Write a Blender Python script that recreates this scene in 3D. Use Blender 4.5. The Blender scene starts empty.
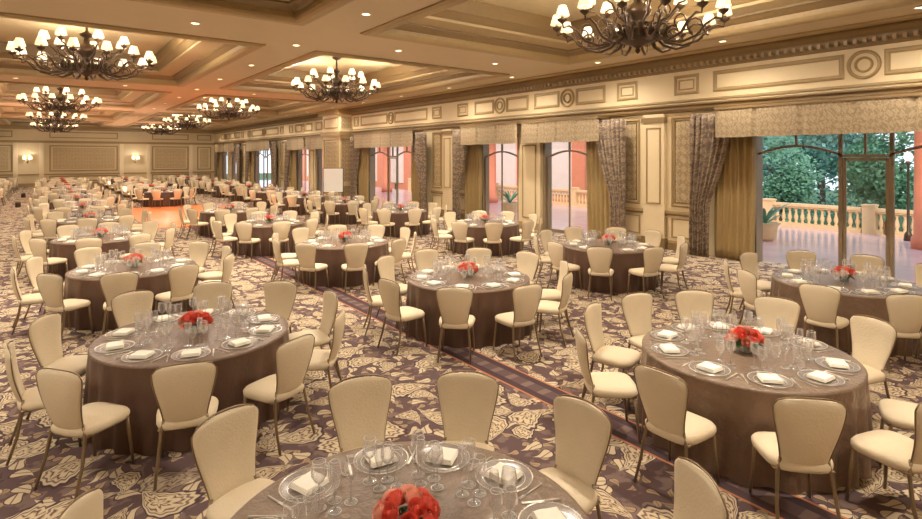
import bpy, math, random
from math import sin, cos, pi, radians, sqrt
from mathutils import Vector
random.seed(7)
scene = bpy.context.scene
COL = scene.collection
HEAD = 37.1

# ---------------------------------------------------------------- materials
def S(c):
    return tuple(((x/255)/12.92 if x/255 <= 0.04045 else ((x/255+0.055)/1.055)**2.4) for x in c)+(1,)
def mat(name, col, rough=0.5, metal=0.0, noise=0.0, nscale=20, bump=0.0, bscale=60, emit=0, ecol=None):
    m = bpy.data.materials.new(name); m.use_nodes = True
    nt = m.node_tree; b = nt.nodes['Principled BSDF']
    b.inputs['Roughness'].default_value = rough
    b.inputs['Metallic'].default_value = metal
    c = S(col); b.inputs['Base Color'].default_value = c
    tc = nt.nodes.new('ShaderNodeTexCoord')
    if noise > 0:
        n = nt.nodes.new('ShaderNodeTexNoise'); n.inputs['Scale'].default_value = nscale
        nt.links.new(tc.outputs['Object'], n.inputs['Vector'])
        mx = nt.nodes.new('ShaderNodeMix'); mx.data_type = 'RGBA'
        mx.inputs[6].default_value = tuple(x*(1-noise) for x in c[:3])+(1,)
        mx.inputs[7].default_value = tuple(min(1, x*(1+noise)) for x in c[:3])+(1,)
        nt.links.new(n.outputs['Fac'], mx.inputs[0]); nt.links.new(mx.outputs[2], b.inputs['Base Color'])
    if bump > 0:
        n = nt.nodes.new('ShaderNodeTexNoise'); n.inputs['Scale'].default_value = bscale
        n.inputs['Detail'].default_value = 3
        nt.links.new(tc.outputs['Object'], n.inputs['Vector'])
        bp = nt.nodes.new('ShaderNodeBump'); bp.inputs['Strength'].default_value = bump
        bp.inputs['Distance'].default_value = 0.02
        nt.links.new(n.outputs['Fac'], bp.inputs['Height']); nt.links.new(bp.outputs['Normal'], b.inputs['Normal'])
    if emit:
        b.inputs['Emission Color'].default_value = S(ecol or col); b.inputs['Emission Strength'].default_value = emit
    return m

class NT:
    def __init__(s, m): s.nt = m.node_tree
    def math(s, op, a, b=None, c=None, clamp=False):
        n = s.nt.nodes.new('ShaderNodeMath'); n.operation = op; n.use_clamp = clamp
        for i, v in enumerate((a, b, c)):
            if v is None: continue
            if isinstance(v, (int, float)): n.inputs[i].default_value = v
            else: s.nt.links.new(v, n.inputs[i])
        return n.outputs[0]
    def step(s, v, lo, hi):
        n = s.nt.nodes.new('ShaderNodeMapRange'); n.interpolation_type = 'SMOOTHSTEP'
        s.nt.links.new(v, n.inputs[0]); n.inputs[1].default_value = lo; n.inputs[2].default_value = hi
        return n.outputs[0]
    def mix(s, f, a, b):
        n = s.nt.nodes.new('ShaderNodeMix'); n.data_type = 'RGBA'
        if isinstance(f, (int, float)): n.inputs[0].default_value = f
        else: s.nt.links.new(f, n.inputs[0])
        for i, v in ((6, a), (7, b)):
            if isinstance(v, tuple): n.inputs[i].default_value = v
            else: s.nt.links.new(v, n.inputs[i])
        return n.outputs[2]

def carpet_mat():
    m = bpy.data.materials.new('paisley_carpet'); m.use_nodes = True
    nt = m.node_tree; h = NT(m); M = h.math
    b = nt.nodes['Principled BSDF']; b.inputs['Roughness'].default_value = 0.95
    b.inputs['Specular IOR Level'].default_value = 0.1
    tc = nt.nodes.new('ShaderNodeTexCoord')
    sep = nt.nodes.new('ShaderNodeSeparateXYZ'); nt.links.new(tc.outputs['Object'], sep.inputs[0])
    X, Y = sep.outputs[0], sep.outputs[1]
    def cells(scale, rnd, off):
        mp = nt.nodes.new('ShaderNodeMapping'); mp.inputs['Scale'].default_value = (scale, scale, 0)
        mp.inputs['Location'].default_value = (off, off*1.7, 0)
        nt.links.new(tc.outputs['Object'], mp.inputs[0])
        v = nt.nodes.new('ShaderNodeTexVoronoi'); v.voronoi_dimensions = '2D'
        v.inputs['Scale'].default_value = 1; v.inputs['Randomness'].default_value = rnd
        nt.links.new(mp.outputs[0], v.inputs['Vector'])
        sub = nt.nodes.new('ShaderNodeVectorMath'); sub.operation = 'SUBTRACT'
        nt.links.new(mp.outputs[0], sub.inputs[0]); nt.links.new(v.outputs['Position'], sub.inputs[1])
        sc = nt.nodes.new('ShaderNodeSeparateColor'); nt.links.new(v.outputs['Color'], sc.inputs[0])
        ang = M('MULTIPLY', sc.outputs[0], 6.283)
        rot = nt.nodes.new('ShaderNodeVectorRotate'); rot.rotation_type = 'Z_AXIS'
        nt.links.new(sub.outputs[0], rot.inputs['Vector']); nt.links.new(ang, rot.inputs['Angle'])
        sp = nt.nodes.new('ShaderNodeSeparateXYZ'); nt.links.new(rot.outputs[0], sp.inputs[0])
        return sp.outputs[0], sp.outputs[1], sc.outputs[1]
    def paisley(x, y, ln, scal):
        xb = M('SUBTRACT', x, 0.1)
        yb = M('SUBTRACT', y, M('MULTIPLY', M('MULTIPLY', xb, xb), 1.0))
        w = M('MAXIMUM', M('ADD', M('MULTIPLY', x, 0.42), 0.20*ln/0.45), 0.02)
        e1 = M('DIVIDE', x, ln); e2 = M('DIVIDE', yb, w)
        d = M('SQRT', M('ADD', M('MULTIPLY', e1, e1), M('MULTIPLY', e2, e2)))
        a = M('ARCTAN2', e2, e1)
        return M('ADD', d, M('MULTIPLY', M('SINE', M('MULTIPLY', a, 14)), scal)), a
    dark = S((100, 81, 80)); dark2 = S((80, 64, 66)); cream = S((204, 187, 156)); tan = S((166, 143, 114)); mid = S((124, 104, 97)); org = S((186, 122, 88))
    nz2 = nt.nodes.new('ShaderNodeTexNoise'); nz2.inputs['Scale'].default_value = 6; nz2.inputs['Detail'].default_value = 2
    nt.links.new(tc.outputs['Object'], nz2.inputs['Vector'])
    base = h.mix(h.step(nz2.outputs['Fac'], 0.52, 0.6), dark, mid)
    nv = nt.nodes.new('ShaderNodeTexNoise'); nv.inputs['Scale'].default_value = 11; nv.inputs['Detail'].default_value = 1
    nt.links.new(tc.outputs['Object'], nv.inputs['Vector'])
    for sc_, rnd, off, l, gate in ((7.5, 0.95, 1.7, 0.42, .3), (4.6, 0.9, 3.1, 0.44, .2), (2.5, 0.85, 5.3, 0.45, .3), (1.65, 0.75, 0.0, 0.44, .08)):
        x, y, r = cells(sc_, rnd, off)
        d, a = paisley(x, y, l, 0.04 if sc_ < 3 else 0.0)
        small = sc_ > 3
        if small:
            c = h.mix(h.step(M('ABSOLUTE', y), 0.03, 0.02), cream if sc_ < 5 else tan, mid)
        else:
            c = h.mix(h.step(d, 0.88, 0.84), cream, mid)
            c = h.mix(h.step(d, 0.80, 0.76), c, cream)
            vn = M('SINE', M('ADD', M('MULTIPLY', d, 17), M('ADD', M('MULTIPLY', M('SINE', M('MULTIPLY', a, 8)), 1.6), M('MULTIPLY', nv.outputs['Fac'], 6))))
            c = h.mix(M('MULTIPLY', h.step(vn, -0.1, 0.4), h.step(d, 0.74, 0.68)), c, tan)
            c = h.mix(M('MULTIPLY', h.step(vn, 0.75, 0.9), h.step(d, 0.74, 0.68)), c, dark)
        g = h.step(r, gate, gate+.02)
        f = M('MULTIPLY', h.step(d, 1.12, 1.06), g); base = h.mix(f, base, dark2)
        f = M('MULTIPLY', h.step(d, 1.0, 0.95), g); base = h.mix(f, base, c)
    dx = M('ABSOLUTE', M('SUBTRACT', X, 4.36))
    st = h.mix(h.step(M('SINE', M('MULTIPLY', Y, 24)), 0.3, 0.6), dark, mid)
    base = h.mix(h.step(dx, 0.20, 0.19), base, dark2)
    base = h.mix(h.step(dx, 0.08, 0.07), base, st)
    f = M('MULTIPLY', h.step(dx, 0.2, 0.19), h.step(dx, 0.165, 0.175))
    base = h.mix(f, base, org)
    nt.links.new(base, b.inputs['Base Color'])
    return m

def damask_mat(name, c1, c2, k=9.0, rough=0.55):
    m = bpy.data.materials.new(name); m.use_nodes = True
    nt = m.node_tree; h = NT(m); M = h.math
    b = nt.nodes['Principled BSDF']; b.inputs['Roughness'].default_value = rough
    tc = nt.nodes.new('ShaderNodeTexCoord')
    sep = nt.nodes.new('ShaderNodeSeparateXYZ'); nt.links.new(tc.outputs['Object'], sep.inputs[0])
    nz = nt.nodes.new('ShaderNodeTexNoise'); nz.inputs['Scale'].default_value = 4
    nt.links.new(tc.outputs['Object'], nz.inputs['Vector'])
    w = M('MULTIPLY', nz.outputs['Fac'], 0.25)
    U = M('ADD', M('ADD', sep.outputs[0], sep.outputs[1]), w); Z = M('ADD', sep.outputs[2], w)
    a = M('MULTIPLY', M('COSINE', M('MULTIPLY', U, k)), M('COSINE', M('MULTIPLY', Z, k*0.7)))
    c = M('MULTIPLY', M('COSINE', M('MULTIPLY', U, 2.6*k)), M('COSINE', M('MULTIPLY', Z, 2.1*k)))
    e = M('MULTIPLY', M('SINE', M('MULTIPLY', U, 5*k)), M('SINE', M('MULTIPLY', Z, 3.5*k)))
    v = M('ADD', M('ADD', a, M('MULTIPLY', c, 0.7)), M('MULTIPLY', e, 0.45))
    f = h.step(M('ABSOLUTE', v), 0.2, 0.6)
    nt.links.new(h.mix(f, S(c1), S(c2)), b.inputs['Base Color'])
    return m

def glass_mat(name, tint, alpha, gcol=(1, 1, 1, 1), milk=0.0, rough=.1, const=None):
    m = bpy.data.materials.new(name); m.use_nodes = True
    nt = m.node_tree; nt.nodes.clear()
    out = nt.nodes.new('ShaderNodeOutputMaterial')
    t = nt.nodes.new('ShaderNodeBsdfTransparent'); t.inputs[0].default_value = tint
    g = nt.nodes.new('ShaderNodeBsdfGlossy'); g.inputs['Roughness'].default_value = rough; g.inputs[0].default_value = gcol
    mx = nt.nodes.new('ShaderNodeMixShader')
    if const is None:
        fr = nt.nodes.new('ShaderNodeLayerWeight'); fr.inputs[0].default_value = alpha
        nt.links.new(fr.outputs['Facing'], mx.inputs[0])
    else: mx.inputs[0].default_value = const
    nt.links.new(t.outputs[0], mx.inputs[1]); nt.links.new(g.outputs[0], mx.inputs[2])
    last = mx.outputs[0]
    if milk:
        d = nt.nodes.new('ShaderNodeBsdfDiffuse'); d.inputs[0].default_value = (1, 1, 1, 1)
        m2 = nt.nodes.new('ShaderNodeMixShader'); m2.inputs[0].default_value = milk
        nt.links.new(last, m2.inputs[1]); nt.links.new(d.outputs[0], m2.inputs[2]); last = m2.outputs[0]
    nt.links.new(last, out.inputs[0])
    return m

M_carpet = carpet_mat()
M_wall = mat('cream_wall_paint', (220, 202, 164), 0.6, noise=0.04, nscale=3)
M_ceil = mat('ceiling_paint', (202, 185, 157), 0.7, noise=0.04, nscale=2)
M_cofferpanel = mat('coffer_panel_paint', (188, 168, 128), 0.6, noise=0.08, nscale=4)
M_gold = mat('antique_gold_moulding', (164, 140, 98), 0.42, noise=0.12, nscale=14)
M_golddark = mat('dark_gold_moulding', (128, 105, 69), 0.45, noise=0.12, nscale=14)
M_goldlight = mat('pale_gold_moulding', (176, 154, 114), 0.45, noise=0.06, nscale=10)
M_damask = damask_mat('wall_damask', (190, 170, 134), (156, 135, 102), 18)
M_drape = damask_mat('drape_damask', (156, 137, 114), (112, 95, 80), 18)
M_valance = damask_mat('valance_damask', (172, 154, 124), (144, 125, 97), 26)
M_golddrape = mat('gold_drape_silk', (160, 136, 90), 0.5, noise=0.1, nscale=5)
M_fab = mat('beige_chair_upholstery', (224, 208, 177), 0.7, noise=0.05, nscale=8, bump=0.2, bscale=60)
M_metal = mat('pewter_chair_metal', (142, 122, 94), 0.35, metal=0.55, noise=0.05)
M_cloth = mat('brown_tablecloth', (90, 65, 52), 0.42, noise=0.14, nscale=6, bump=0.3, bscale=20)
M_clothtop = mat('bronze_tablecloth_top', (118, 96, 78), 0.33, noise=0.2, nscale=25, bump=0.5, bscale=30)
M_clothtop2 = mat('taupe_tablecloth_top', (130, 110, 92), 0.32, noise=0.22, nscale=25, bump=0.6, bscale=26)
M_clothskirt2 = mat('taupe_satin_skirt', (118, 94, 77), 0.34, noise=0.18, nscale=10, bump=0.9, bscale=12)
M_napkin = mat('cream_napkin_linen', (252, 246, 230), 0.8, noise=0.03, nscale=30, bump=0.2, bscale=90)
M_glass = glass_mat('clear_glass', (0.97, 0.97, 0.97, 1), 0.5, milk=0.1, rough=.08)
M_rim = mat('bright_glass_rim', (250, 250, 246), 0.15, metal=0.3, noise=0.02)
M_pane = glass_mat('window_pane_glass', (0.96, 0.97, 0.97, 1), 0.05, const=.05)
M_charger = glass_mat('charger_glass', (0.9, 0.89, 0.87, 1), 0.03, milk=0.1, rough=.2, const=.14)
M_silver = mat('silver_metal', (236, 232, 222), 0.3, metal=0.6, noise=0.02)
M_rose = [mat('coral_rose', (253, 184, 160), 0.75, noise=0.08, nscale=30), mat('red_rose', (244, 120, 100), 0.75, noise=0.1, nscale=30), mat('orange_rose', (255, 212, 168), 0.75, noise=0.06, nscale=30), mat('pink_rose', (255, 222, 214), 0.75, noise=0.05, nscale=30)]
M_leaf = mat('rose_leaf', (60, 92, 44), 0.6, noise=0.2, nscale=20)
M_bronze = mat('dark_bronze', (80, 63, 47), 0.35, metal=0.5, noise=0.2, nscale=12)
M_frame = mat('bronze_door_frame', (136, 116, 88), 0.45, noise=0.1, nscale=8)
M_shade = mat('lit_lamp_shade', (246, 230, 200), 0.8, noise=0.03, nscale=10, emit=0.8, ecol=(255, 230, 188))
M_candle = mat('candle_sleeve', (240, 225, 190), 0.6, noise=0.03)
M_bulb = mat('downlight_lens', (255, 240, 215), 0.5, noise=0.02, emit=5, ecol=(255, 226, 180))
M_white = mat('downlight_trim', (235, 225, 205), 0.5, noise=0.02)
M_board = mat('white_board', (245, 242, 235), 0.4, noise=0.02)
M_stone = mat('balustrade_stone', (232, 196, 148), 0.7, noise=0.12, nscale=6)
M_terr = mat('terrace_stone', (212, 176, 170), 0.16, noise=0.15, nscale=1.5)
M_terracotta = mat('terracotta_stucco', (224, 136, 102), 0.7, noise=0.12, nscale=2)
M_pink = mat('pink_stucco', (238, 210, 196), 0.7, noise=0.08, nscale=2)
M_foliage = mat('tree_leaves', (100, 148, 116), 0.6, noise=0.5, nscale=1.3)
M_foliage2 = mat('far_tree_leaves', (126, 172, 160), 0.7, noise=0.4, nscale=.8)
M_trunk = mat('tree_bark', (92, 72, 56), 0.9, noise=0.3, nscale=8)
M_globe = mat('street_lamp_globe', (255, 240, 215), 0.4, noise=0.02, emit=0.7)
M_parquet = mat('parquet_wood', (244, 138, 74), 0.3, noise=0.15, nscale=3)
M_lawn = mat('garden_ground', (70, 100, 60), 0.9, noise=0.3, nscale=1)

# ---------------------------------------------------------------- mesh builder
class B:
    def __init__(s): s.v = []; s.f = []; s.m = []; s.s = []
    def add(s, vs, fs, mi=0, sm=False):
        o = len(s.v); s.v += [tuple(p) for p in vs]
        for f in fs:
            s.f.append([i+o for i in f]); s.m.append(mi); s.s.append(sm)
    def box(s, x0, x1, y0, y1, z0, z1, mi=0):
        vs = [(x0,y0,z0),(x1,y0,z0),(x1,y1,z0),(x0,y1,z0),(x0,y0,z1),(x1,y0,z1),(x1,y1,z1),(x0,y1,z1)]
        s.add(vs, [(0,3,2,1),(4,5,6,7),(0,1,5,4),(1,2,6,5),(2,3,7,6),(3,0,4,7)], mi)
    def loft(s, rings, mi=0, sm=True, closed=True, cap0=False, cap1=False):
        n = len(rings[0]); vs = [p for r in rings for p in r]; fs = []
        for j in range(len(rings)-1):
            for i in range(n if closed else n-1):
                a = j*n+i; b_ = j*n+(i+1) % n
                fs.append((a, b_, b_+n, a+n))
        if cap0: fs.append(tuple(reversed(range(n))))
        if cap1: fs.append(tuple((len(rings)-1)*n+i for i in range(n)))
        s.add(vs, fs, mi, sm)
    def lathe(s, prof, n=16, c=(0,0,0), mi=0, sm=True, cap=True):
        rings = [[(c[0]+r*cos(2*pi*i/n), c[1]+r*sin(2*pi*i/n), c[2]+z) for i in range(n)] for r, z in prof]
        s.loft(rings, mi, sm, True, cap and prof[0][0] > 1e-4, cap and prof[-1][0] > 1e-4)
    def tube(s, pts, r, n=6, mi=0, cap=True):
        pts = [Vector(p) for p in pts]; rings = []
        for i, p in enumerate(pts):
            d = (pts[min(i+1, len(pts)-1)]-pts[max(i-1, 0)]).normalized()
            up = Vector((0, 0, 1)) if abs(d.z) < 0.9 else Vector((0, 1, 0))
            a = d.cross(up).normalized(); b_ = a.cross(d)
            rr = r[i] if isinstance(r, (list, tuple)) else r
            rings.append([tuple(p+a*rr*cos(2*pi*k/n)+b_*rr*sin(2*pi*k/n)) for k in range(n)])
        s.loft(rings, mi, True, True, cap, cap)
    def grid(s, fn, nu, nv, mi=0, sm=True):
        rings = [[fn(i/nu, j/nv) for i in range(nu+1)] for j in range(nv+1)]
        s.loft(rings, mi, sm, False)
    def merge(s, o, loc, rot=0, sc=1):
        c_, s_ = cos(rot)*sc, sin(rot)*sc; off = len(s.v)
        s.v += [(loc[0]+x*c_-y*s_, loc[1]+x*s_+y*c_, loc[2]+z*sc) for x, y, z in o.v]
        s.f += [[i+off for i in f] for f in o.f]; s.m += o.m; s.s += o.s
    def mesh(s, name, mats):
        me = bpy.data.meshes.new(name); me.from_pydata(s.v, [], s.f)
        for m in mats: me.materials.append(m)
        me.polygons.foreach_set('material_index', s.m); me.polygons.foreach_set('use_smooth', s.s)
        me.update(); return me

def obj(name, data, loc=(0,0,0), rot=0, parent=None, label=None, cat=None, group=None, kind=None):
    o = bpy.data.objects.new(name, data); COL.objects.link(o)
    o.location = loc; o.rotation_euler = (0, 0, rot)
    if parent: o.parent = parent
    if label: o['label'] = label
    if cat: o['category'] = cat
    if group: o['group'] = group
    if kind: o['kind'] = kind
    return o
def copytree(src, loc, rot=0, label=None):
    n = src.copy(); COL.objects.link(n); n.location = loc; n.rotation_euler = (0, 0, rot)
    if label: n['label'] = label
    for ch in src.children:
        k = ch.copy(); COL.objects.link(k); k.parent = n
        for g in ch.children:
            q = g.copy(); COL.objects.link(q); q.parent = k
    return n
def struct(name, b, mats, label=None):
    o = obj(name, b.mesh(name, mats), kind='structure')
    o['label'] = label or name.replace('_', ' '); o['category'] = name.split('_')[0]
    return o
TRIM = [0]
def trim(b, mats, label):
    TRIM[0] += 1
    return struct('trim_%d' % TRIM[0], b, mats, label)

# ---------------------------------------------------------------- room shell
WX = 13.86; BY = 60.1; LX = -12.0; FY = -4.0; CZ = 5.25
b = B(); b.box(LX-.3, WX+.3, FY-.3, BY+.3, -0.2, 0); struct('floor', b, [M_carpet], 'ballroom floor with purple and cream paisley carpet')

opens = [(1.9, 6.4, 1), (11.4, 13.5, 0), (14.8, 16.9, 0), (21.9, 26.4, 1), (31.6, 33.5, 0), (34.8, 36.9, 0), (41.9, 46.4, 1), (51.4, 53.5, 0), (54.8, 56.9, 0)]
OT = 3.35
b = B(); y = FY-.3
for o0, o1, w in opens:
    b.box(WX, WX+.3, y, o0, 0, OT); y = o1
b.box(WX, WX+.3, y, BY+.3, 0, OT); b.box(WX, WX+.3, FY-.3, BY+.3, OT, 6.3)
struct('wall_east', b, [M_wall], 'cream panelled wall with tall glazed openings')
b = B(); b.box(LX-.3, WX, BY, BY+.3, 0, 6.3); struct('wall_north', b, [M_wall], 'far cream panelled wall')
b = B(); b.box(LX-.3, LX, FY-.3, BY, 0, 6.3); struct('wall_west', b, [M_wall], 'cream side wall')
b = B(); b.box(LX, WX, FY-.3, FY, 0, 6.3); struct('wall_south', b, [M_wall], 'cream end wall')

cxs = [(-10.3, -4.1), (-2.3, 3.9), (5.7, 11.7)]
cys = [(1.5+12*k, 10.5+12*k) for k in range(5)]
b = B()
xs = [LX, -10.3, -4.1, -2.3, 3.9, 5.7, 11.7, WX]
for i in range(0, 8, 2): b.box(xs[i], xs[i+1], FY, BY, CZ, 6.2)
ys = [FY]+[v for p in cys for v in p]+[BY]
for x0, x1 in cxs:
    for i in range(0, len(ys), 2): b.box(x0, x1, ys[i], ys[i+1], CZ, 6.2)
b.box(LX, WX, FY, BY, 6.05, 6.3, 1)
struct('ceiling', b, [M_ceil, M_cofferpanel], 'beige coffered ceiling with broad beams')

def frame_loft(bb, x0, x1, y0, y1, prof, mi=0):
    rings = [[(x0+i, y0+i, z), (x1-i, y0+i, z), (x1-i, y1-i, z), (x0+i, y1-i, z)] for i, z in prof]
    bb.loft(rings, mi, False)
for ci, (x0, x1) in enumerate(cxs):
    for k, (y0, y1) in enumerate(cys):
        b = B()
        frame_loft(b, x0, x1, y0, y1, [(-.28, CZ+.01), (-.28, CZ-.03), (-.2, CZ-.06), (-.05, CZ-.06), (0.0, CZ-.03), (.03, CZ+.02), (.03, CZ+.12)], 0)
        frame_loft(b, x0, x1, y0, y1, [(.03, CZ+.12), (.08, CZ+.14), (.16, CZ+.2), (.22, CZ+.22), (.22, CZ+.26)], 1)
        frame_loft(b, x0, x1, y0, y1, [(.22, CZ+.26), (.72, CZ+.28), (.72, CZ+.34)], 2)
        frame_loft(b, x0, x1, y0, y1, [(.72, CZ+.34), (.76, CZ+.36), (.86, CZ+.46), (.92, CZ+.48), (.92, CZ+.8)], 1)
        frame_loft(b, x0, x1, y0, y1, [(.05, CZ+.9), (.02, CZ+.12)], 1)
        trim(b, [M_gold, M_golddark, M_goldlight], 'stepped gold moulding around a ceiling coffer')

def run(prof, y0, y1, mats, label, mi=0):
    b = B(); b.loft([[(x, y0, z) for x, z in prof], [(x, y1, z) for x, z in prof]], mi, False, False)
    trim(b, mats, label)
run([(WX, 4.9), (WX-.06, 4.92), (WX-.08, 4.98), (WX-.16, 5.02), (WX-.18, 5.1), (WX-.34, 5.16), (WX-.4, 5.2), (WX-.4, CZ+.001)], FY, BY, [M_golddark], 'deep gold crown cornice')
run([(WX-.4, CZ-.002), (WX-.75, CZ-.002), (WX-.75, CZ-.04), (WX-.9, CZ-.04), (WX-.9, CZ)], FY, BY, [M_goldlight], 'ceiling border moulding beside the cornice')
run([(WX, 3.78), (WX-.1, 3.8), (WX-.14, 3.86), (WX-.14, 3.92), (WX-.2, 3.96), (WX-.2, 4.0), (WX, 4.02)], FY, BY, [M_golddark], 'gold architrave moulding below the frieze')
run([(WX, 4.06), (WX-.04, 4.07), (WX-.04, 4.12), (WX, 4.13)], FY, BY, [M_gold], 'thin gold frieze bead')
b = B()
y = FY+.05
while y < BY-.2:
    b.box(WX-.24, WX-.12, y, y+.07, 4.96, 5.05); y += .17
trim(b, [M_gold], 'row of dentil blocks under the cornice')

def wframe(bb, y0, y1, z0, z1, w=.07, d=.05, x=WX, mi=0):
    prof = [(0, 0), (0, -d*.5), (w*.35, -d), (w*.65, -d), (w, -d*.3), (w, 0)]
    rings = [[(x+o, y0+i, z0+i), (x+o, y1-i, z0+i), (x+o, y1-i, z1-i), (x+o, y0+i, z1-i)] for i, o in prof]
    bb.loft(rings, mi, False)
def ring(bb, yc, zc, r, w=.07, d=.06, x=WX, mi=0):
    prof = [(r, 0), (r, -d*.6), (r-w*.3, -d), (r-w*.7, -d), (r-w, 0)]
    bb.loft([[(x+o, yc+q*cos(2*pi*i/28), zc+q*sin(2*pi*i/28)) for i in range(28)] for q, o in prof], mi, True)
def frieze(yc, half, circ=True):
    b = B()
    if circ:
        wframe(b, yc-half, yc-.36, 4.26, 4.8, .1, .04); wframe(b, yc+.36, yc+half, 4.26, 4.8, .1, .04)
        ring(b, yc, 4.53, .31); ring(b, yc, 4.53, .17, .05)
    else:
        wframe(b, yc-half, yc+half, 4.26, 4.8, .08, .04); wframe(b, yc-half+.13, yc+half-.13, 4.39, 4.67, .04, .03)
    trim(b, [M_gold, M_wall], 'gold framed frieze panel')
for yc, hf, c in [(4.15, 3.3, 1), (8.2, .36, 0), (10.1, .36, 0), (12.45, 1.55, 1), (15.85, 1.55, 1), (18.2, .36, 0), (20.1, .36, 0), (24.15, 3.3, 1),
                  (28.0, .3, 0), (32.45, 1.3, 1), (35.85, 1.5, 1), (38.2, .36, 0), (40.1, .36, 0), (44.15, 3.3, 1), (48.2, .36, 0), (50.1, .36, 0), (52.45, 1.55, 1), (55.85, 1.55, 1), (-1.0, 1.2, 0)]:
    frieze(yc, hf, c)
def wallsection(y0, y1):
    b = B()
    b.box(WX-.05, WX, y0, y1, 0, .2, 1); b.box(WX-.03, WX, y0, y1, .2, .26, 0)
    b.box(WX-.06, WX, y0, y1, 1.0, 1.08, 0); b.box(WX-.03, WX, y0, y1, .95, 1.0, 1)
    w = y1-y0
    cuts = [y0, y0+.33*w, y0+.67*w, y1] if w > 1.8 else [y0, y1]
    for i in range(len(cuts)-1):
        a, c = cuts[i]+.06, cuts[i+1]-.06
        wframe(b, a, c, .34, .9, .05, .035, mi=0)
        if len(cuts) == 2 or i != 1:
            wframe(b, a, c, 1.2, 3.68, .07, .05, mi=0)
            b.box(WX-.012, WX, a+.13, c-.13, 1.33, 3.55, 2)
            wframe(b, a+.1, c-.1, 1.3, 3.58, .035, .03, mi=1)
        else:
            b.box(WX-.1, WX, a+.05, c-.05, 0, 3.78, 3)
            b.box(WX-.14, WX, a, c, 0, .3, 1); b.box(WX-.15, WX, a, c, 3.55, 3.68, 1)
            wframe(b, a+.15, c-.15, 1.25, 3.4, .04, .03, x=WX-.1, mi=0)
    trim(b, [M_gold, M_golddark, M_damask, M_wall], 'wall panelling with gold mouldings and damask insets')
for a, c in [(7.85, 10.45), (17.85, 20.5), (27.75, 28.4), (31.0, 31.5), (37.9, 40.5), (47.8, 50.4), (58.0, 60.0), (FY, .4)]:
    wallsection(a, c)
for a, c in [(13.5, 14.8), (33.5, 34.8), (53.5, 54.8)]:
    b = B(); b.box(WX-.12, WX, a+.1, c-.1, 0, 3.4, 1); b.box(WX-.17, WX, a+.05, c-.05, 0, .25, 0)
    wframe(b, a+.3, c-.3, .4, 3.0, .05, .03, x=WX-.12)
    trim(b, [M_gold, M_wall], 'cream pilaster between two glazed doors')
b = B(); b.box(WX-.75, WX, 28.5, 30.9, 0, CZ, 1); b.box(WX-.82, WX, 28.43, 30.97, 0, .3, 0)
b.box(WX-.85, WX, 28.4, 31.0, 3.78, 4.0, 0); b.box(WX-.95, WX, 28.3, 31.1, 4.95, CZ, 0)
for z0, z1 in ((.4, .95), (1.2, 3.6), (4.2, 4.8)):
    wframe(b, 28.7, 30.7, z0, z1, .07, .05, x=WX-.75)
b.box(WX-.765, WX-.74, 28.9, 30.5, 1.35, 3.45, 2)
for z0, z1 in ((.4, .95), (1.2, 3.6), (4.2, 4.8)):
    b.box(WX-.68, WX-.08, 28.48, 28.5, z0, z1, 2)
trim(b, [M_gold, M_wall, M_damask], 'projecting wall pier with gold mouldings')

def by_frame(bb, x0, x1, z0, z1, w=.1, d=.06, mi=0):
    prof = [(0, 0), (0, -d), (w, -d), (w, 0)]
    bb.loft([[(x0+i, BY+o, z0+i), (x1-i, BY+o, z0+i), (x1-i, BY+o, z1-i), (x0+i, BY+o, z1-i)] for i, o in prof], mi, False)
M_damaskfar = damask_mat('far_wall_damask', (206, 184, 146), (190, 168, 130), 14)
b = B(); b.box(LX, WX, BY-.06, BY, 0, .3, 0); b.box(LX, WX, BY-.1, BY, 3.8, 4.0, 0); b.box(LX, WX, BY-.3, BY, 4.95, CZ, 0); b.box(LX, WX, BY-.08, BY, 1.0, 1.1, 0)
trim(b, [M_gold], 'gold mouldings along the far wall')
for (x0, x1) in [(-10.4, -7.2), (-6.4, -2.2), (.3, 5.4), (8.2, 11.4), (12.2, 13.5)]:
    b = B(); by_frame(b, x0, x1, 1.3, 3.6); b.box(x0+.25, x1-.25, BY-.02, BY, 1.5, 3.4, 1); by_frame(b, x0, x1, .4, .9, .08); by_frame(b, x0, x1, 4.25, 4.8, .08)
    trim(b, [M_gold, M_damaskfar], 'damask panel in gold frame on the far wall')
M_pil = mat('cream_pilaster_paint', (234, 218, 184), 0.6, noise=0.03)
for x0 in (-2.0, -.25, 5.7, 7.9, 11.6):
    b = B(); b.box(x0-.16, x0+.16, BY-.12, BY, 0, 3.8, 0); trim(b, [M_pil], 'pale pilaster on the far wall')

sb = B(); sb.box(-.09, .09, .1, .2, -.2, .25); sb.lathe([(0, -.3), (.05, -.25), (.08, 0), (.04, .15), (0, .2)], 8, (0, .04, 0)); sb.tube([(0, .15, 0), (0, .02, 0)], .03)
for sx in (-.22, .22): sb.tube([(0, 0, 0), (sx*.5, -.1, -.12), (sx, -.14, 0), (sx, -.14, .08)], .02)
shm = B(); shm.lathe([(.15, 0), (.09, .28)], 10, cap=False); shade_me = shm.mesh('sconce_shade', [M_shade])
sc_me = sb.mesh('sconce_body', [M_gold])
LC = (1, .87, .72)
def plight(loc, e, col=LC, r=.06):
    l = bpy.data.lights.new('lamp_light', 'POINT'); l.energy = e; l.color = col; l.shadow_soft_size = r
    o = bpy.data.objects.new('lamp_light', l); COL.objects.link(o); o.location = loc; return o
for sx in (-1.2, 6.8, -9):
    e = obj('wall_sconce', None, (sx, BY-.2, 2.3), label='two-light gold wall sconce with lit cream shades', cat='wall lamp', group='sconces on the far wall')
    obj('sconce_body', sc_me, parent=e)
    for q in (-.22, .22): obj('lamp_shade', shade_me, (q, -.14, .08), parent=e)
    plight((sx, BY-.7, 2.6), 24)

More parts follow.
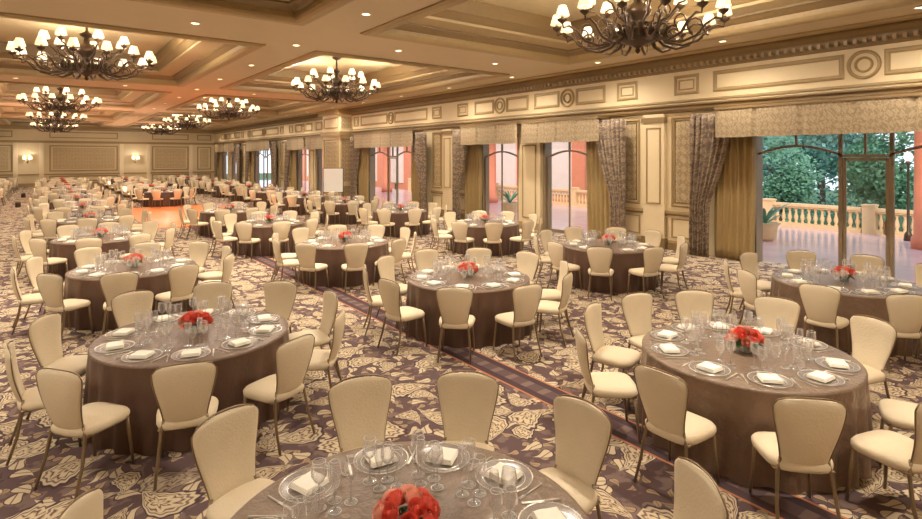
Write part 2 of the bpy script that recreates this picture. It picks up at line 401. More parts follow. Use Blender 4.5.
# ---------------------------------------------------------------- doors / windows
def opening(n, y0, y1, wide):
    yc = (y0+y1)/2
    b = B(); X0, X1 = WX+.06, WX+.14
    b.box(WX-.03, WX+.3, y0-.06, y0+.05, 0, OT); b.box(WX-.03, WX+.3, y1-.05, y1+.06, 0, OT)
    b.box(WX-.03, WX+.3, y0, y1, OT-.06, OT+.06)
    def arch(a, c, zs, rise, th=.055):
        N = 12
        for i in range(N):
            u0, u1 = i/N, (i+1)/N
            f = lambda u: zs+rise*sin(pi*u)
            ya, yb = a+(c-a)*u0, a+(c-a)*u1
            vs = [(X0, ya, f(u0)), (X0, yb, f(u1)), (X0, yb, f(u1)+th), (X0, ya, f(u0)+th),
                  (X1, ya, f(u0)), (X1, yb, f(u1)), (X1, yb, f(u1)+th), (X1, ya, f(u0)+th)]
            b.add(vs, [(0,1,2,3), (7,6,5,4), (0,4,5,1), (3,2,6,7)], 0)
    g = B()
    if wide:
        for yy in (yc-.46, yc+.46): b.box(X0, X1, yy-.035, yy+.035, 0, OT)
        b.box(X0, X1, yc-.46, yc+.46, 2.57, 2.63)
        for yy in (yc-.385, yc+.385): b.box(X0+.02, X1-.02, yy-.03, yy+.03, .02, 2.55)
        b.box(X0+.02, X1-.02, yc-.38, yc+.38, .02, .22); b.box(X0+.02, X1-.02, yc-.38, yc+.38, 2.49, 2.55)
        b.box(X0-.04, X0+.02, yc-.36, yc-.33, .95, 1.25)
        arch(y0, yc-.46, 2.6, .2); arch(yc+.46, y1, 2.6, .2)
        for a, c in ((y0, yc-.46), (yc+.46, y1)):
            b.box(X0+.01, X1-.01, (a+c)/2-.02, (a+c)/2+.02, 2.82, OT)
        b.box(X0, X1, yc-.02, yc+.02, 2.63, OT)
        g.box(X0+.045, X0+.05, yc-.35, yc+.35, .22, 2.49)
    else:
        arch(y0, y1, 2.5, .25)
        b.box(X0, X1, yc-.02, yc+.02, 2.8, OT)
        for yy in (y0+.1, y1-.1): b.box(X0, X1, yy-.03, yy+.03, 0, 2.55)
        b.box(X0+.02, X1-.02, yc-.025, yc+.025, 0, 2.75)
        b.box(X0+.02, X1-.02, y0, y1, 0, .1)
    g.box(X0+.04, X0+.045, y0+.08, y1-.08, 2.85, OT-.06)
    o = struct('door_%d' % n, b, [M_frame], 'bronze framed glazed terrace door with arched transom')
    p = obj('glass_pane', g.mesh('glass_pane', [M_pane]), parent=o)
for n, (a, c, w) in enumerate(opens): opening(n+1, a, c, w)

def drape(name, yt0, yt1, yb0, yb1, zt, x, mt, label, folds=7, tie=None):
    b = B(); ph = random.random()*6
    def fn(u, v):
        z = zt*(1-v)+.01
        e = v**1.4 if tie is None else min(1, (v/.62))**1.5
        a = yt0+(yb0-yt0)*e; c = yt1+(yb1-yt1)*e
        amp = .05+.02*sin(3*v+ph)
        return (x+amp*sin(u*folds*2*pi+ph+.5*sin(4*v)), a+(c-a)*u+.01*sin(v*9+u*20), z)
    b.grid(fn, folds*8, 14)
    o = obj(name, b.mesh(name, [mt]), label=label, cat='curtain', group='curtains along the terrace doors')
    sol = o.modifiers.new('t', 'SOLIDIFY'); sol.thickness = .012
def drapes(e, sg):
    drape('gold_curtain', e-sg*.1, e+sg*.95, e-sg*.06, e+sg*.95, 3.4, WX-.15, M_golddrape, 'plain gold silk curtain hanging to the carpet beside a door', 6)
    drape('damask_curtain', e+sg*.35, e+sg*1.5, e+sg*.98, e+sg*1.5, 3.68, WX-.38, M_drape, 'brown damask curtain drawn back beside a terrace door', 7, 1)
for e, sg in [(6.4, 1), (1.9, -1), (11.4, -1), (16.9, 1), (21.9, -1), (26.4, 1), (36.9, 1), (41.9, -1), (46.4, 1), (51.4, -1), (56.9, 1)]:
    drapes(e, sg)
drape('damask_curtain', 31.2, 31.7, 31.2, 31.5, 3.68, WX-.4, M_drape, 'brown damask curtain drawn back beside a terrace door', 4, 1)
def valance(y0, y1):
    b = B(); n = max(2, round((y1-y0)/.95))
    def fn(u, v):
        t = (u*n) % 1.0
        zb = 3.06-.015*sin(pi*t)
        z = 3.76*(1-v)+zb*v
        pl = max(0, 1-abs(t-0)*12, 1-abs(1-t)*12)
        return (WX-.6+.035*pl, y0+(y1-y0)*u, z)
    b.grid(fn, n*24, 5)
    b.box(WX-.62, WX, y0, y1, 3.74, 3.8, 1)
    obj('curtain_valance', b.mesh('curtain_valance', [M_valance, M_golddark]), label='pleated damask valance above the terrace doors', cat='valance', group='valances above the terrace doors')
for a, c in [(1.2, 7.1), (10.7, 14.1), (14.3, 17.6), (21.2, 27.1), (31.2, 34.1), (34.3, 37.5), (41.2, 47.1), (50.7, 54.1), (54.3, 57.6)]:
    valance(a, c)

# ---------------------------------------------------------------- chair
def chair_parts(hi=True):
    P = {}
    n = 24 if hi else 12
    def outline(sc, z):
        pts = []
        for i in range(n):
            a = 2*pi*i/n; ca, sa = cos(a), sin(a)
            x = .225*sc*abs(ca)**.55*(1 if ca > 0 else -1); y = .225*sc*abs(sa)**.55*(1 if sa > 0 else -1)
            x *= 1+.35*y
            pts.append((x, y, z))
        return pts
    b = B()
    rings = [outline(s_, z_) for s_, z_ in (((.86, .405), (.98, .41), (1.02, .43), (1.02, .455), (.96, .475), (.75, .488), (.4, .494)) if hi else ((.9, .41), (1, .43), (.95, .475), (.5, .49)))]
    b.loft(rings, 0, True, True, True, True); P['seat'] = b
    b = B(); nu, nv = (16, 24) if hi else (4, 6)
    def wid(j):
        j = max(0, min(1, j))
        t = min(1, j/.9)
        w = .152+.078*(t*t*(3-2*t))*.6+.078*t*.4
        if j > .88: w -= .034*((j-.88)/.12)**2.2
        if j < .08: w += .008*(1-j/.08)
        return w
    def bp(i, j, off, ex=0, k=1):
        w = wid(j)
        jj = max(0, j)
        z = .455+.465*j+.02*(1-abs(i)**2.2)*jj**6
        th = .022*(1-abs(i)**5)*(1-abs(2*j-1)**8*.8)+.004
        return (w*i*k, -.205-.085*j-.02*sin(pi*j)+.03*i*i+off*th, z+ex)
    rings = []
    for j in range(nv+1):
        jj = j/nv
        rings.append([bp(-1+2*i/nu, jj, 1) for i in range(nu+1)]+[bp(1-2*i/nu, jj, -1) for i in range(nu+1)])
    b.loft(rings, 0, True, True, True, True); P['backrest'] = b
    b = B(); nn = 6 if hi else 3
    pts = [bp(-1.0, j/12, -1, 0, 1.015) for j in range(0, 13)]+[bp(-1+2*i/10, 1.0, -.3, .012*(1-(1-2*i/10)**4)+.002) for i in range(1, 10)]+[bp(1.0, (1-j/12), -1, 0, 1.015) for j in range(0, 13)]
    if not hi: pts = pts[::3]+[pts[-1]]
    b.tube(pts, .0055, nn)
    if hi:
        b.tube([(-.19, -.19, .41), (-.19, .19, .4), (.19, .19, .4), (.19, -.19, .41), (-.19, -.19, .41)], .01, 5)
    P['chair_frame'] = b
    for k, (sx, sy) in enumerate(((-1, -1), (1, -1), (-1, 1), (1, 1))):
        b = B()
        if sy < 0: b.tube([(sx*.15, -.185, .5), (sx*.172, -.19, .4), (sx*.19, -.225, .2), (sx*.205, -.29, 0)], [.012, .014, .013, .012], nn)
        else: b.tube([(sx*.19, .17, .42), (sx*.2, .195, .2), (sx*.21, .215, 0)], [.015, .013, .012], nn)
        P['leg%d' % k] = b
    return P
hi = chair_parts(True)
chair_me = {k: v.mesh(k.rstrip('0123'), [M_fab if k in ('seat', 'backrest') else M_metal]) for k, v in hi.items()}
lo = chair_parts(False); lob = B()
for k, v in lo.items():
    t = B(); t.v = v.v; t.f = v.f; t.s = v.s; t.m = [0 if k in ('seat', 'backrest') else 1]*len(v.f); lob.merge(t, (0, 0, 0))
midb = B()
for k, v in hi.items():
    t = B(); t.v = v.v; t.f = v.f; t.s = v.s; t.m = [0 if k in ('seat', 'backrest') else 1]*len(v.f); midb.merge(t, (0, 0, 0))
mid_me = midb.mesh('banquet_chair', [M_fab, M_metal]); lo_me = lob.mesh('banquet_chair', [M_fab, M_metal])

CH = [None]
CL = 'beige upholstered banquet chair with pewter metal legs at a round table'
def chair(loc, rot, lod):
    if lod == 0:
        if CH[0] is None:
            e = obj('banquet_chair', None, loc, rot, label=CL, cat='chair', group='banquet chairs around the tables')
            for k, me in chair_me.items():
                obj(k.rstrip('0123'), me, parent=e)
            CH[0] = e
        else: copytree(CH[0], loc, rot)
    else:
        obj('banquet_chair', mid_me if lod == 1 else lo_me, loc, rot, label=CL, cat='chair', group='banquet chairs around the tables')

# ---------------------------------------------------------------- table + ware
TR = .915
def table_mesh():
    t = B(); t.lathe([(0, .752), (.5, .752), (TR-.01, .752), (TR+.006, .745), (TR+.008, .73)], 64, cap=False)
    s = B(); rings = []
    for j in range(9):
        v = j/8; z = .745*(1-v)+.004*v
        rings.append([((TR+.002+.03*v+.03*v**.8*sin(22*a+1.3*sin(3*a)))*cos(a), (TR+.002+.03*v+.03*v**.8*sin(22*a+1.3*sin(3*a)))*sin(a), z) for a in [2*pi*i/176 for i in range(176)]])
    s.loft(rings, 0, True)
    return t, s
tt, ts = table_mesh()
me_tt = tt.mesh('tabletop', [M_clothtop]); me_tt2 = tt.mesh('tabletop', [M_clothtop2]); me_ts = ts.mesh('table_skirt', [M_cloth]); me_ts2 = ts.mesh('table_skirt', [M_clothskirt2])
def wine(h, rb, rs, zb):
    return [(0, 0), (rs, .002), (rs*.9, .005), (.006, .012), (.0045, zb*.6), (.005, zb), (rb*.6, zb+.015), (rb, zb+(h-zb)*.4), (rb*.95, zb+(h-zb)*.7), (rb*.82, h)]
glass_b = []
for p in (wine(.2, .038, .036, .09), wine(.245, .041, .038, .13), wine(.26, .027, .033, .12), wine(.22, .035, .034, .115)):
    g = B(); g.lathe(p, 16, cap=False)
    for r_, h_, q in ((p[-1][0], p[-1][1], .0013), (p[1][0], .003, .0012)):
        g.lathe([(r_+q, h_), (r_, h_+q), (r_-q, h_), (r_, h_-q), (r_+q, h_)], 16, mi=1, cap=False)
    glass_b.append(g)
glass_me = [g.mesh('wine_glass', [M_glass, M_rim]) for g in glass_b]
gl_lo = B(); gl_lo.lathe([(.034, 0), (.005, .01), (.005, .12), (.036, .16), (.031, .23)], 7, cap=False)
cb = B(); cb.lathe([(0, .002), (.1, .002), (.158, .012), (.163, .014)], 28, cap=False)
cr = B(); cr.lathe([(.158, .0145), (.1615, .018), (.165, .0145), (.1615, .012), (.158, .0145)], 28, cap=False)
cr2 = B(); cr2.lathe([(.118, .006), (.1195, .0085), (.121, .007)], 28, cap=False)
for k in range(36):
    a = 2*pi*k/36; cr.lathe([(0, -.003), (.004, 0), (0, .004)], 5, (.1615*cos(a), .1615*sin(a), .018))
ch_me = cb.mesh('charger_body', [M_charger]); cr.merge(cr2, (0, 0, 0)); rim_me = cr.mesh('charger_rim', [M_silver])
nb = B()
for k, (w, d, z0, z1) in enumerate(((.082, .074, .008, .018), (.08, .072, .0185, .028), (.076, .068, .0285, .037))):
    nb.loft([[(x*w*q, y*d*q, z) for x, y in ((-1, -1), (1, -1), (1, 1), (-1, 1))] for q, z in ((.96, z0), (1, (z0+z1)/2), (.94, z1))], 0, False, True, True, True)
nap_me = nb.mesh('folded_napkin', [M_napkin])
fb = B(); fb.tube([(0, -.1, .004), (0, 0, .006), (0, .04, .004)], [.005, .003, .004], 5)
for q in (-.008, -.003, .003, .008): fb.tube([(q*.5, .04, .004), (q, .055, .004), (q, .095, .007)], .0015, 4)
fork_me = fb.mesh('fork', [M_silver])
kb = B(); kb.tube([(0, -.11, .005), (0, -.02, .005)], .005, 6); kb.box(-.008, .006, -.02, .1, .003, .006)
knife_me = kb.mesh('knife', [M_silver])

def rose(r=.043):
    b = B()
    for ringi, (n_, rr, top, roll) in enumerate(((3, .42, 1.0, 0.0), (4, .62, .95, .03), (5, .82, .8, .06), (5, 1.0, .6, .1))):
        for k in range(n_):
            a0 = 2*pi*k/n_+ringi*.7; hw = 1.25*pi/n_*1.15
            def fn(u, v):
                wv = sin(pi*(.12+.62*v))**.6
                a = a0+(u-.5)*2*hw*wv
                ph = v*(1.25+.35*top)
                rad = r*rr*(sin(min(ph, 1.45))+roll*max(0, v-.7)*3)
                z = r*(-.6+(.6+top)*(1-cos(ph))/(1-cos(1.25+.35*top)))-r*.12*(2*(u-.5))**2*v
                return (rad*cos(a), rad*sin(a), z)
            b.grid(fn, 5, 5)
    b.lathe([(0, -.6*r), (r*.6, -.3*r), (r*.34, 0.3*r), (r*.2, .75*r), (0, .8*r)], 8)
    return b
rose_b = rose(); rose_me = [rose_b.mesh('rose', [m]) for m in M_rose]
def rose_pts():
    pts = []; N = 15
    for i in range(N):
        ph = math.acos(1-.97*(i+.5)/N); th = i*2.4
        pts.append((.125*sin(ph)*cos(th), .125*sin(ph)*sin(th), .1+.085*cos(ph), (0, 2, 1, 3, 0, 1, 2, 0)[(i*5+i//3) % 8]))
    return pts
vb = B(); vb.lathe([(0, 0), (.055, .002), (.06, .01), (.075, .09), (.072, .09), (.056, .012), (0, .008)], 20)
vase_me = vb.mesh('vase', [M_glass])
lb = B()
for k in range(10):
    a = 2*pi*k/10; rr = .1+.015*(k % 3)
    lb.grid(lambda u, v: ((.04+rr*v*.95)*cos(a)-.035*(u-.5)*sin(pi*v)*2*sin(a), (.04+rr*v*.95)*sin(a)+.035*(u-.5)*sin(pi*v)*2*cos(a), .1-.05*v*v+.01*abs(u-.5)), 2, 4)
for k in range(8): lb.tube([(0.03*cos(k), .03*sin(k), .01), (0, 0, .06), (.04*cos(k*2), .04*sin(k*2), .12)], .003, 4)
leaf_me = lb.mesh('rose_leaves', [M_leaf])
fa = B()
for x, y, z, c in rose_pts():
    t = B(); t.v = rose_b.v; t.f = rose_b.f; t.s = rose_b.s; t.m = [c]*len(rose_b.f); fa.merge(t, (x, y, z))
for src, mi in ((vb, 5), (lb, 4)):
    t = B(); t.v = src.v; t.f = src.f; t.s = src.s; t.m = [mi]*len(src.f); fa.merge(t, (0, 0, 0))
fa_me = fa.mesh('flower_arrangement', M_rose+[M_leaf, M_glass])
FL = 'low arrangement of coral and red roses in a glass vase'
def flowers(x, y, lod):
    if lod == 0:
        e = obj('flower_arrangement', None, (x, y, .753), label=FL, cat='flowers', group='rose centrepieces')
        obj('vase', vase_me, parent=e); obj('rose_leaves', leaf_me, parent=e)
        for px, py, pz, c in rose_pts():
            r = obj('rose', rose_me[c], (px, py, pz), parent=e)
            d = Vector((px, py, (pz-.1)+.03)).normalized(); r.rotation_euler = d.to_track_quat('Z', 'Y').to_euler()
    else:
        obj('flower_arrangement', fa_me, (x, y, .753), random.random()*6, label=FL, cat='flowers', group='rose centrepieces')

stuff_chairs = B(); stuff_glass = B(); stuff_plates = B()
spb = B(); spb.lathe([(0, .004), (.1, .004), (.16, .014)], 10, cap=False)
snb = B(); snb.box(-.085, .085, -.07, .07, .008, .03); snb.m = [1]*len(snb.f)
spb.merge(snb, (0, 0, 0))
cnt = {'chair': 0, 'table': 0}
def table(x, y, angs, rank, skirt=0):
    cnt['table'] += 1
    e = obj('round_dining_table', None, (x, y, 0), random.random()*6, label='round banquet table under a %s tablecloth with rose centrepiece' % ('taupe satin' if skirt else 'dark brown'), cat='table', group='round banquet tables')
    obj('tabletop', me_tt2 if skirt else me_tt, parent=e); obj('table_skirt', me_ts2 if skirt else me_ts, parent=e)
    flowers(x, y, 0 if rank < 3 else 1)
    for a in angs:
        hd = radians(HEAD+a+random.uniform(-2, 2)*(rank > 2)); dx, dy = sin(hd), cos(hd); rot = pi-hd
        r = 1.215+random.uniform(-.01, .06)
        cr_ = rot+random.uniform(-.08, .08)
        if cnt['chair'] < 300: chair((x+dx*r, y+dy*r, 0), cr_, 0 if cnt['chair'] < 96 else (1 if cnt['chair'] < 150 else 2))
        else: stuff_chairs.merge(lob, (x+dx*r, y+dy*r, 0), cr_)
        cnt['chair'] += 1
        px, py = x+dx*.71, y+dy*.71
        def L(lx, ly, z=.753): return (px+lx*cos(rot)-ly*sin(rot), py+lx*sin(rot)+ly*cos(rot), z)
        if rank < 28:
            pe = obj('charger_plate', ch_me, (px, py, .753), rot, label='clear glass charger plate with silver rim on a tablecloth', cat='plate', group='charger plates')
            if rank < 9: obj('charger_rim', rim_me, parent=pe, label='thin silver rim')
            obj('folded_napkin', nap_me, L(0, 0, .755), rot+random.uniform(-.2, .2), label='folded cream linen napkin on a glass charger', cat='napkin', group='folded napkins')
        else: stuff_plates.merge(spb, (px, py, .753), rot)
        gpos = ((.0, .205), (.095, .19), (.06, .275), (-.04, .285))
        for gi, (gx, gy) in enumerate(gpos):
            if rank < 7: obj('wine_glass', glass_me[gi], L(gx+random.uniform(-.004, .004), gy), label=('clear water goblet', 'clear stemmed wine glass', 'slim clear champagne flute', 'small clear stemmed glass')[gi]+' beside a place setting', cat='glass', group='stemware on the tables')
            elif rank < 26: stuff_glass.merge(gl_lo, L(gx, gy))
        if rank < 6:
            obj('fork', fork_me, L(-.188, 0), rot, label='silver dinner fork beside a charger plate', cat='fork', group='forks on the tables')
            obj('knife', knife_me, L(.188, 0), rot, label='silver dinner knife beside a charger plate', cat='knife', group='knives on the tables')
def ten(o): return [o+36*k for k in range(10)]
T = [
 (1.37, 2.24, [-54, -18, 12, 45, 82, -92], 1),
 (1.24, 6.2, [157, -168, 121, -130, -94, 86, -53, -18, 16, 52], 0),
 (5.23, 2.5, [7, 40, 76, 121, 157, -167, -130, -90, -54, -22], 1),
 (5.12, 6.58, ten(-171), 0), (9.3, 3.03, ten(10), 1), (1.17, 10.5, ten(-166), 0),
 (9.25, 7.2, ten(-160), 0), (5.13, 10.9, ten(-163), 0), (1.0, 14.8, ten(-170), 0),
 (9.7, 11.7, ten(-150), 0), (4.95, 15.3, ten(5), 0), (9.6, 16.1, ten(12), 0), (1.04, 19.2, ten(3), 0)]
far = []
for i in range(9):
    yy = 19.6+4.3*i
    for xx in (5.0, 9.5):
        if xx == 5.0 and 22.5 < yy < 32.5: continue
        far.append((xx, yy+(.6 if xx > 9 else 0)))
for i in range(8): far.append((1.05, 23.5+4.3*i))
for i in range(8): far.append((-3.2, 25+4.3*i))
far = [p for p in far if p[1] < 58.3]
far.sort(key=lambda p: p[0]*.603+p[1]*.798)
for x, y in far: T.append((x, y, ten(random.uniform(-18, 18)), 0))
for r, (x, y, a, sk) in enumerate(T): table(x, y, a, r, sk)
obj('banquet_chairs', stuff_chairs.mesh('banquet_chairs', [M_fab, M_metal]), label='distant rows of beige banquet chairs around tables', cat='chair', kind='stuff', group='banquet chairs around the tables')
obj('wine_glasses', stuff_glass.mesh('wine_glasses', [M_glass]), label='clear stemware on the distant tables', cat='glass', kind='stuff', group='stemware on the tables')
obj('charger_plates', stuff_plates.mesh('charger_plates', [M_charger, M_napkin]), label='glass chargers with napkins on the distant tables', cat='plate', kind='stuff', group='charger plates')
b = B(); b.box(2.95, 7.6, 22.2, 31.8, 0, .03); obj('dance_floor', b.mesh('dance_floor', [M_parquet]), label='portable orange wood dance floor on the carpet', cat='dance floor')
e = obj('sign_board', None, (12.3, 27.6, 0), radians(-25), label='white presentation board on a standing frame beside the pier', cat='sign board')
b = B(); b.box(-.5, .5, -.02, .02, .7, 1.95); obj('board', b.mesh('board', [M_board]), parent=e)
b = B(); 
for sx in (-1, 1): b.tube([(sx*.52, 0, 1.97), (sx*.52, 0, .05)], .02, 6); b.tube([(sx*.52, -.3, 0.02), (sx*.52, .3, 0.02)], .02, 6)
b.tube([(-.52, 0, 1.97), (.52, 0, 1.97)], .02, 6); b.tube([(-.52, 0, .68), (.52, 0, .68)], .02, 6)
obj('stand', b.mesh('stand', [M_bronze]), parent=e)

# ---------------------------------------------------------------- chandelier
body = B()
body.lathe([(0, 0), (.03, .02), (.05, .06), (.03, .1), (.1, .14), (.3, .22), (.4, .32), (.43, .38), (.36, .4), (.2, .42), (.12, .5), (.1, .6), (.2, .68), (.24, .76), (.16, .86), (.07, .92), (.06, 1.05), (.14, 1.1), (.16, 1.14), (.05, 1.2), (.025, 1.25), (.025, 1.5), (.12, 1.54), (.18, 1.62)], 20)
for k in range(18):
    a = 2*pi*k/18
    body.tube([(.3*cos(a), .3*sin(a), .24), (.46*cos(a), .46*sin(a), .3), (.5*cos(a), .5*sin(a), .44), (.58*cos(a), .58*sin(a), .46)], [.03, .045, .035, .008], 4)
body_me = body.mesh('chandelier_body', [M_bronze])
def scroll(cx, cz, r, a0, a1, n=9, k=.55):
    return [(cx+r*(1-k*i/(n-1))*cos(a0+(a1-a0)*i/(n-1)), 0, cz+r*(1-k*i/(n-1))*sin(a0+(a1-a0)*i/(n-1))) for i in range(n)]
arm = B()
arm.tube([(.32, 0, .34), (.5, 0, .18), (.75, 0, .12), (1.0, 0, .19), (1.15, 0, .36), (1.3, 0, .44), (1.4, 0, .4), (1.42, 0, .5)], [.03, .03, .027, .024, .022, .02, .018, .018], 6)
arm.tube(scroll(.95, .36, .18, -pi*.5, pi*1.3), .017, 5)
arm.tube(scroll(.62, .32, .15, -pi*.4, -pi*2.1), .017, 5)
arm.lathe([(0, .46), (.03, .48), (.08, .52), (.09, .55), (.03, .54), (.03, .58)], 10, (1.42, 0, 0))
arm2 = B()
arm2.tube([(.1, 0, .55), (.3, 0, .5), (.55, 0, .58), (.72, 0, .78), (.82, 0, .8), (.84, 0, .86)], [.024, .024, .022, .02, .018, .018], 6)
arm2.tube(scroll(.45, .72, .15, -pi*.5, pi*1.3), .015, 5)
arm2.lathe([(0, .82), (.03, .84), (.08, .88), (.09, .9), (.03, .9), (.03, .93)], 10, (.84, 0, 0))
arm_me = arm.mesh('arm', [M_bronze]); arm2_me = arm2.mesh('arm', [M_bronze])
sd = B(); sd.lathe([(.026, 0), (.026, .09)], 8, mi=1)
sd2 = B(); sd2.lathe([(.12, .06), (.098, .15), (.066, .24), (.062, .24), (.094, .15), (.115, .06), (.12, .06)], 14, cap=False)
cs_me = sd.mesh('candle_sleeve', [M_candle, M_candle]); lsh_me = sd2.mesh('lamp_shade', [M_shade])
ch0 = None
CHL = 'dark bronze chandelier with scrolled arms and lit cream shades'
chs = [(8.4, 5.9, 4.4), (8.15, 18, 4.45), (.82, 16.4, 4.45), (.55, 30, 4.45), (7.6, 30, 4.45), (7.9, 42, 4.45), (.6, 42, 4.45), (8.1, 54, 4.45), (.6, 54, 4.45)]
for x, y, z in chs:
    if ch0 is None:
        e = obj('chandelier', None, (x, y, z), label=CHL, cat='chandelier', group='bronze chandeliers')
        obj('chandelier_body', body_me, parent=e)
        for tier, n, R, zz, am in ((0, 14, 1.42, .56, arm_me), (1, 7, .84, .91, arm2_me)):
            for k in range(n):
                a = 2*pi*(k+.5*tier)/n
                obj('arm', am, rot=a, parent=e)
                obj('candle_sleeve', cs_me, (R*cos(a), R*sin(a), zz), parent=e)
                obj('lamp_shade', lsh_me, (R*cos(a), R*sin(a), zz-.02), parent=e)
        ch0 = e
    else: copytree(ch0, (x, y, z), 0)
    for k in (0, 4, 7, 11):
        a = 2*pi*k/14; plight((x+1.42*cos(a), y+1.42*sin(a), z+.82), 85 if y < 35 else 55)

# ---------------------------------------------------------------- downlights
db = B(); db.lathe([(.07, .12), (.09, .1), (.09, .0), (.1, -.001), (.1, -.008), (.075, -.012), (.07, -.002)], 16, mi=0, cap=False); dl = B(); dl.lathe([(0, -.004), (.075, -.004), (.075, .05), (0, .05)], 16)
d_me = db.mesh('light_trim', [M_white]); l_me = dl.mesh('light_lens', [M_bulb])
dls = []
for i in range(17):
    y = -1.5+3.6*i
    if y < 59: dls += [(4.8, y), (12.5, y+.8), (-3.2, y)]
for k in range(5):
    yc = 12+12*k
    for x in (8.7, .8): dls.append((x-1.6, yc)); dls.append((x+1.6, yc))
dls = [p for p in dls if p[1] < 59.5]
for x, y in dls:
    e = obj('recessed_light', None, (x, y, CZ), label='small round recessed downlight in the ceiling beam', cat='ceiling light', group='recessed downlights')
    obj('light_trim', d_me, parent=e); obj('light_lens', l_me, parent=e)
    l = bpy.data.lights.new('downlight_beam', 'SPOT'); l.energy = (480 if y < 20 else 350 if y < 36 else 240) * (.8 if x > 12 else 1); l.color = LC; l.spot_size = radians(160); l.spot_blend = 1; l.shadow_soft_size = .1
    o = bpy.data.objects.new('downlight_beam', l); COL.objects.link(o); o.location = (x, y, CZ-.03)
ub = B(); ub.lathe([(0, 0), (.12, 0), (.12, .25), (.09, .28), (.08, .24), (0, .22)], 12); um = ub.mesh('added_uplight', [M_bronze])
for x, y in ((-1.1, 36.0), (3.2, 44.6), (3.2, 36.0), (-1.1, 44.6), (7.2, 49.5), (3.2, 53)):  # invented uplights, added to tint the far ceiling peach
    obj('added_uplight', um, (x, y, 0), label='added dark uplight canister for the peach ceiling glow', cat='uplight', group='added floor uplights')
    l = bpy.data.lights.new('added_ceiling_glow', 'SPOT'); l.energy = 700; l.color = (1, .52, .33); l.spot_size = radians(110); l.spot_blend = 1; l.shadow_soft_size = .06
    o = bpy.data.objects.new('added_ceiling_glow', l); COL.objects.link(o); o.location = (x, y, .3); o.rotation_euler = (pi, 0, 0)

# ---------------------------------------------------------------- terrace
b = B(); b.box(WX+.3, 22.6, -12, 62, -.2, -.01); struct('floor', b, [M_terr], 'pale pinkish stone terrace paving')
b = B(); b.box(22.6, 60, -40, 110, -1.0, -.6); obj('garden_ground', b.mesh('garden_ground', [M_lawn]), label='green garden ground beyond the terrace', cat='lawn', kind='stuff')
rail = B(); rail.box(-.14, .14, -1.42, 1.42, .76, .86); rail.box(-.1, .1, -1.42, 1.42, .7, .76)
pl = B(); pl.box(-.14, .14, -1.42, 1.42, 0, .14)
post = B(); post.box(-.17, .17, 1.42, 1.78, 0, .92); post.box(-.2, .2, 1.4, 1.8, .92, .98)
bal = B(); bal.lathe([(.06, 0), (.06, .04), (.035, .07), (.075, .18), (.075, .23), (.04, .38), (.035, .45), (.06, .51), (.06, .56)], 8, (0, 0, .14))
rme, pme, poste, bme = rail.mesh('handrail', [M_stone]), pl.mesh('plinth', [M_stone]), post.mesh('end_post', [M_stone]), bal.mesh('baluster', [M_stone])
first = None
for i in range(12):
    y = -1.6+3.24*i
    if first is None:
        first = obj('stone_balustrade', None, (22.2, y, -.01), label='cream stone balustrade section at the terrace edge', cat='balustrade', group='balustrade sections')
        obj('handrail', rme, parent=first); obj('plinth', pme, parent=first); obj('end_post', poste, parent=first)
        for k in range(13): obj('baluster', bme, (0, -1.29+.215*k, 0), parent=first)
    else: copytree(first, (22.2, y, -.01))
for x, y, s_ in ((19.6, 4.5, .5), (20.3, 20.5, .8), (20.3, 24, .8), (20.3, 30, .8), (20.3, 36, .8), (20.3, 42, .8)):
    b = B(); b.lathe([(.5*s_, 0), (.5*s_, .3), (.38*s_, .4), (.34*s_, 3.6), (.5*s_, 3.75), (.5*s_, 4.0)], 20)
    obj('terrace_column', b.mesh('terrace_column', [M_terracotta]), (x, y, -.01), label='round terracotta stucco column on the terrace', cat='column', group='terrace columns')
b = B(); b.box(26, 27, 22, 70, -.6, 7, 0)
for k in range(9):
    y = 23+5*k; b.box(25.9, 26.05, y, y+2.9, .2, 4.2, 1); b.box(25.85, 26.1, y-.15, y+3.05, 4.2, 4.45, 2)
obj('neighbouring_building', b.mesh('neighbouring_building', [M_terracotta, M_pink, M_stone]), label='terracotta coloured building across the terrace', cat='building')
random.seed(11)
fo = B()
for c in range(14):
    cx, cy, cz = random.uniform(-.9, .9), random.uniform(-1.3, 1.3), random.uniform(1.2, 4.8)
    R = random.uniform(.75, 1.08)
    for q in range(430):
        d = Vector((random.gauss(0, 1), random.gauss(0, 1), random.gauss(0, 1))).normalized()*R*random.uniform(.6, 1.05)
        p = Vector((cx, cy, cz))+d
        s_ = random.uniform(.05, .13)
        a = Vector((random.gauss(0, 1), random.gauss(0, 1), random.gauss(0, .5))).normalized()*s_; b_ = a.cross(Vector((random.random(), random.random(), random.random()))).normalized()*s_*.6
        fo.add([p-a, p-b_, p+a, p+b_], [(0, 1, 2, 3)], 0, False)
fo_me = fo.mesh('foliage', [M_foliage]); fo_me2 = fo.mesh('foliage', [M_foliage2])
tk = B(); tk.tube([(0, 0, .03), (.05, 0, 1), (-.05, .1, 2.2), (.1, 0, 3.4)], [.18, .14, .12, .07], 8)
for q in range(5):
    a = q*1.3; tk.tube([(0, .05, 1.8+.2*q), (.5*cos(a), .5*sin(a), 2.6+.2*q), (.9*cos(a), .9*sin(a), 3.2+.2*q)], [.06, .05, .02], 6)
tk_me = tk.mesh('trunk', [M_trunk])
tp = []
for i in range(7): tp.append((25.3, -5+3.9*i, (.86, .76, .9)[i % 3], 0))
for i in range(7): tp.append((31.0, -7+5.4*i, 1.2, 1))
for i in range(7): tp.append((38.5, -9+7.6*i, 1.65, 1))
for x, y, s_, k in tp:
    if x < 26 and y > 19: continue
    e = obj('garden_tree', None, (x, y, -.6), random.choice((-.1, .1, pi, pi+.1)), label='%s green leafy tree beyond the terrace balustrade' % ('pale blue' if k else 'deep'), cat='tree', group='trees beyond the terrace'); e.scale = (s_,)*3
    obj('trunk', tk_me, parent=e); obj('foliage', fo_me2 if k else fo_me, parent=e)
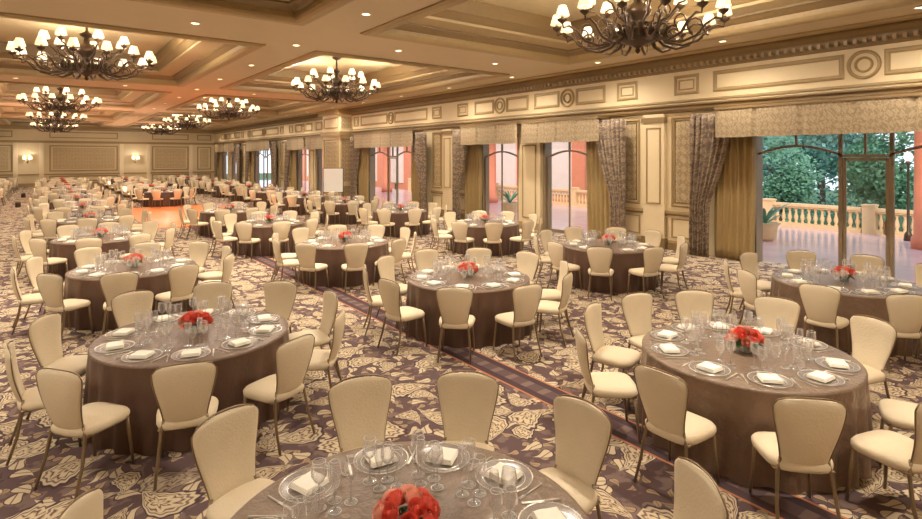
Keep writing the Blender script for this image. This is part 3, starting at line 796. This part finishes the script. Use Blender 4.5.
lp = B(); lp.lathe([(.12, 0), (.1, .2), (.04, .3), (.03, 2.3), (.07, 2.4), (.03, 2.45)], 10)
lg = B(); lg.lathe([(0, 2.44), (.08, 2.47), (.13, 2.58), (.08, 2.7), (0, 2.74)], 14)
lpm, lgm = lp.mesh('pole', [M_bronze]), lg.mesh('globe', [M_globe])
for y in (5.2, 12.5):
    e = obj('street_lamp', None, (21.2, y, -.01), label='dark lamp post with round lit globe on the terrace', cat='street lamp', group='terrace lamp posts')
    obj('pole', lpm, parent=e); obj('lamp_globe', lgm, parent=e)
pb = B(); pb.lathe([(.2, 0), (.3, .1), (.34, .45), (.42, .55), (.36, .56), (.3, .5), (0, .5)], 16)
pf = B(); random.seed(5)
for k in range(22):
    a = k*2.4; L_ = random.uniform(.7, 1.1); el = random.uniform(.5, 1.2)
    pf.grid(lambda u, v: (L_*v*cos(a)*cos(el*.6)*1.0-.05*(u-.5)*sin(pi*v)*2*sin(a), L_*v*sin(a)*cos(el*.6)+.05*(u-.5)*sin(pi*v)*2*cos(a), .5+L_*(v*sin(el)*1.3-.5*v*v)), 2, 6)
pbm, pfm = pb.mesh('planter', [M_stone]), pf.mesh('palm_fronds', [M_foliage])
for x, y in ((17.8, 7.9), (16.5, 18.2)):
    e = obj('potted_palm', None, (x, y, -.01), random.random()*5, label='potted palm in a stone urn on the terrace', cat='potted plant', group='terrace palms')
    obj('planter', pbm, parent=e); obj('palm_fronds', pfm, parent=e)

# ---------------------------------------------------------------- world / sun / camera
w = bpy.data.worlds.new('sky'); scene.world = w; w.use_nodes = True
nt = w.node_tree; bg = nt.nodes['Background']
tc = nt.nodes.new('ShaderNodeTexCoord'); sp = nt.nodes.new('ShaderNodeSeparateXYZ'); nt.links.new(tc.outputs['Generated'], sp.inputs[0])
rp = nt.nodes.new('ShaderNodeValToRGB'); nt.links.new(sp.outputs[2], rp.inputs[0])
rp.color_ramp.elements[0].color = (.8, .9, 1.0, 1); rp.color_ramp.elements[1].color = (.5, .66, .9, 1)
nt.links.new(rp.outputs[0], bg.inputs[0]); bg.inputs[1].default_value = 1.4
su = bpy.data.lights.new('sun', 'SUN'); su.energy = 1.8; su.angle = .1; su.color = (1, .85, .7)
so = bpy.data.objects.new('sun', su); COL.objects.link(so); so.rotation_euler = (radians(50), radians(-15), radians(-40))

cam = bpy.data.cameras.new('camera'); co = bpy.data.objects.new('camera', cam); COL.objects.link(co)
co.location = (0, 0, 2.57); co.rotation_euler = (radians(90), 0, radians(-HEAD))
cam.sensor_width = 36; cam.lens = 550/922*36; cam.shift_y = -102.5/922; cam.clip_end = 400; cam.clip_start = .05
scene.camera = co
scene.view_settings.view_transform = 'Standard'
scene.view_settings.exposure = 0.45
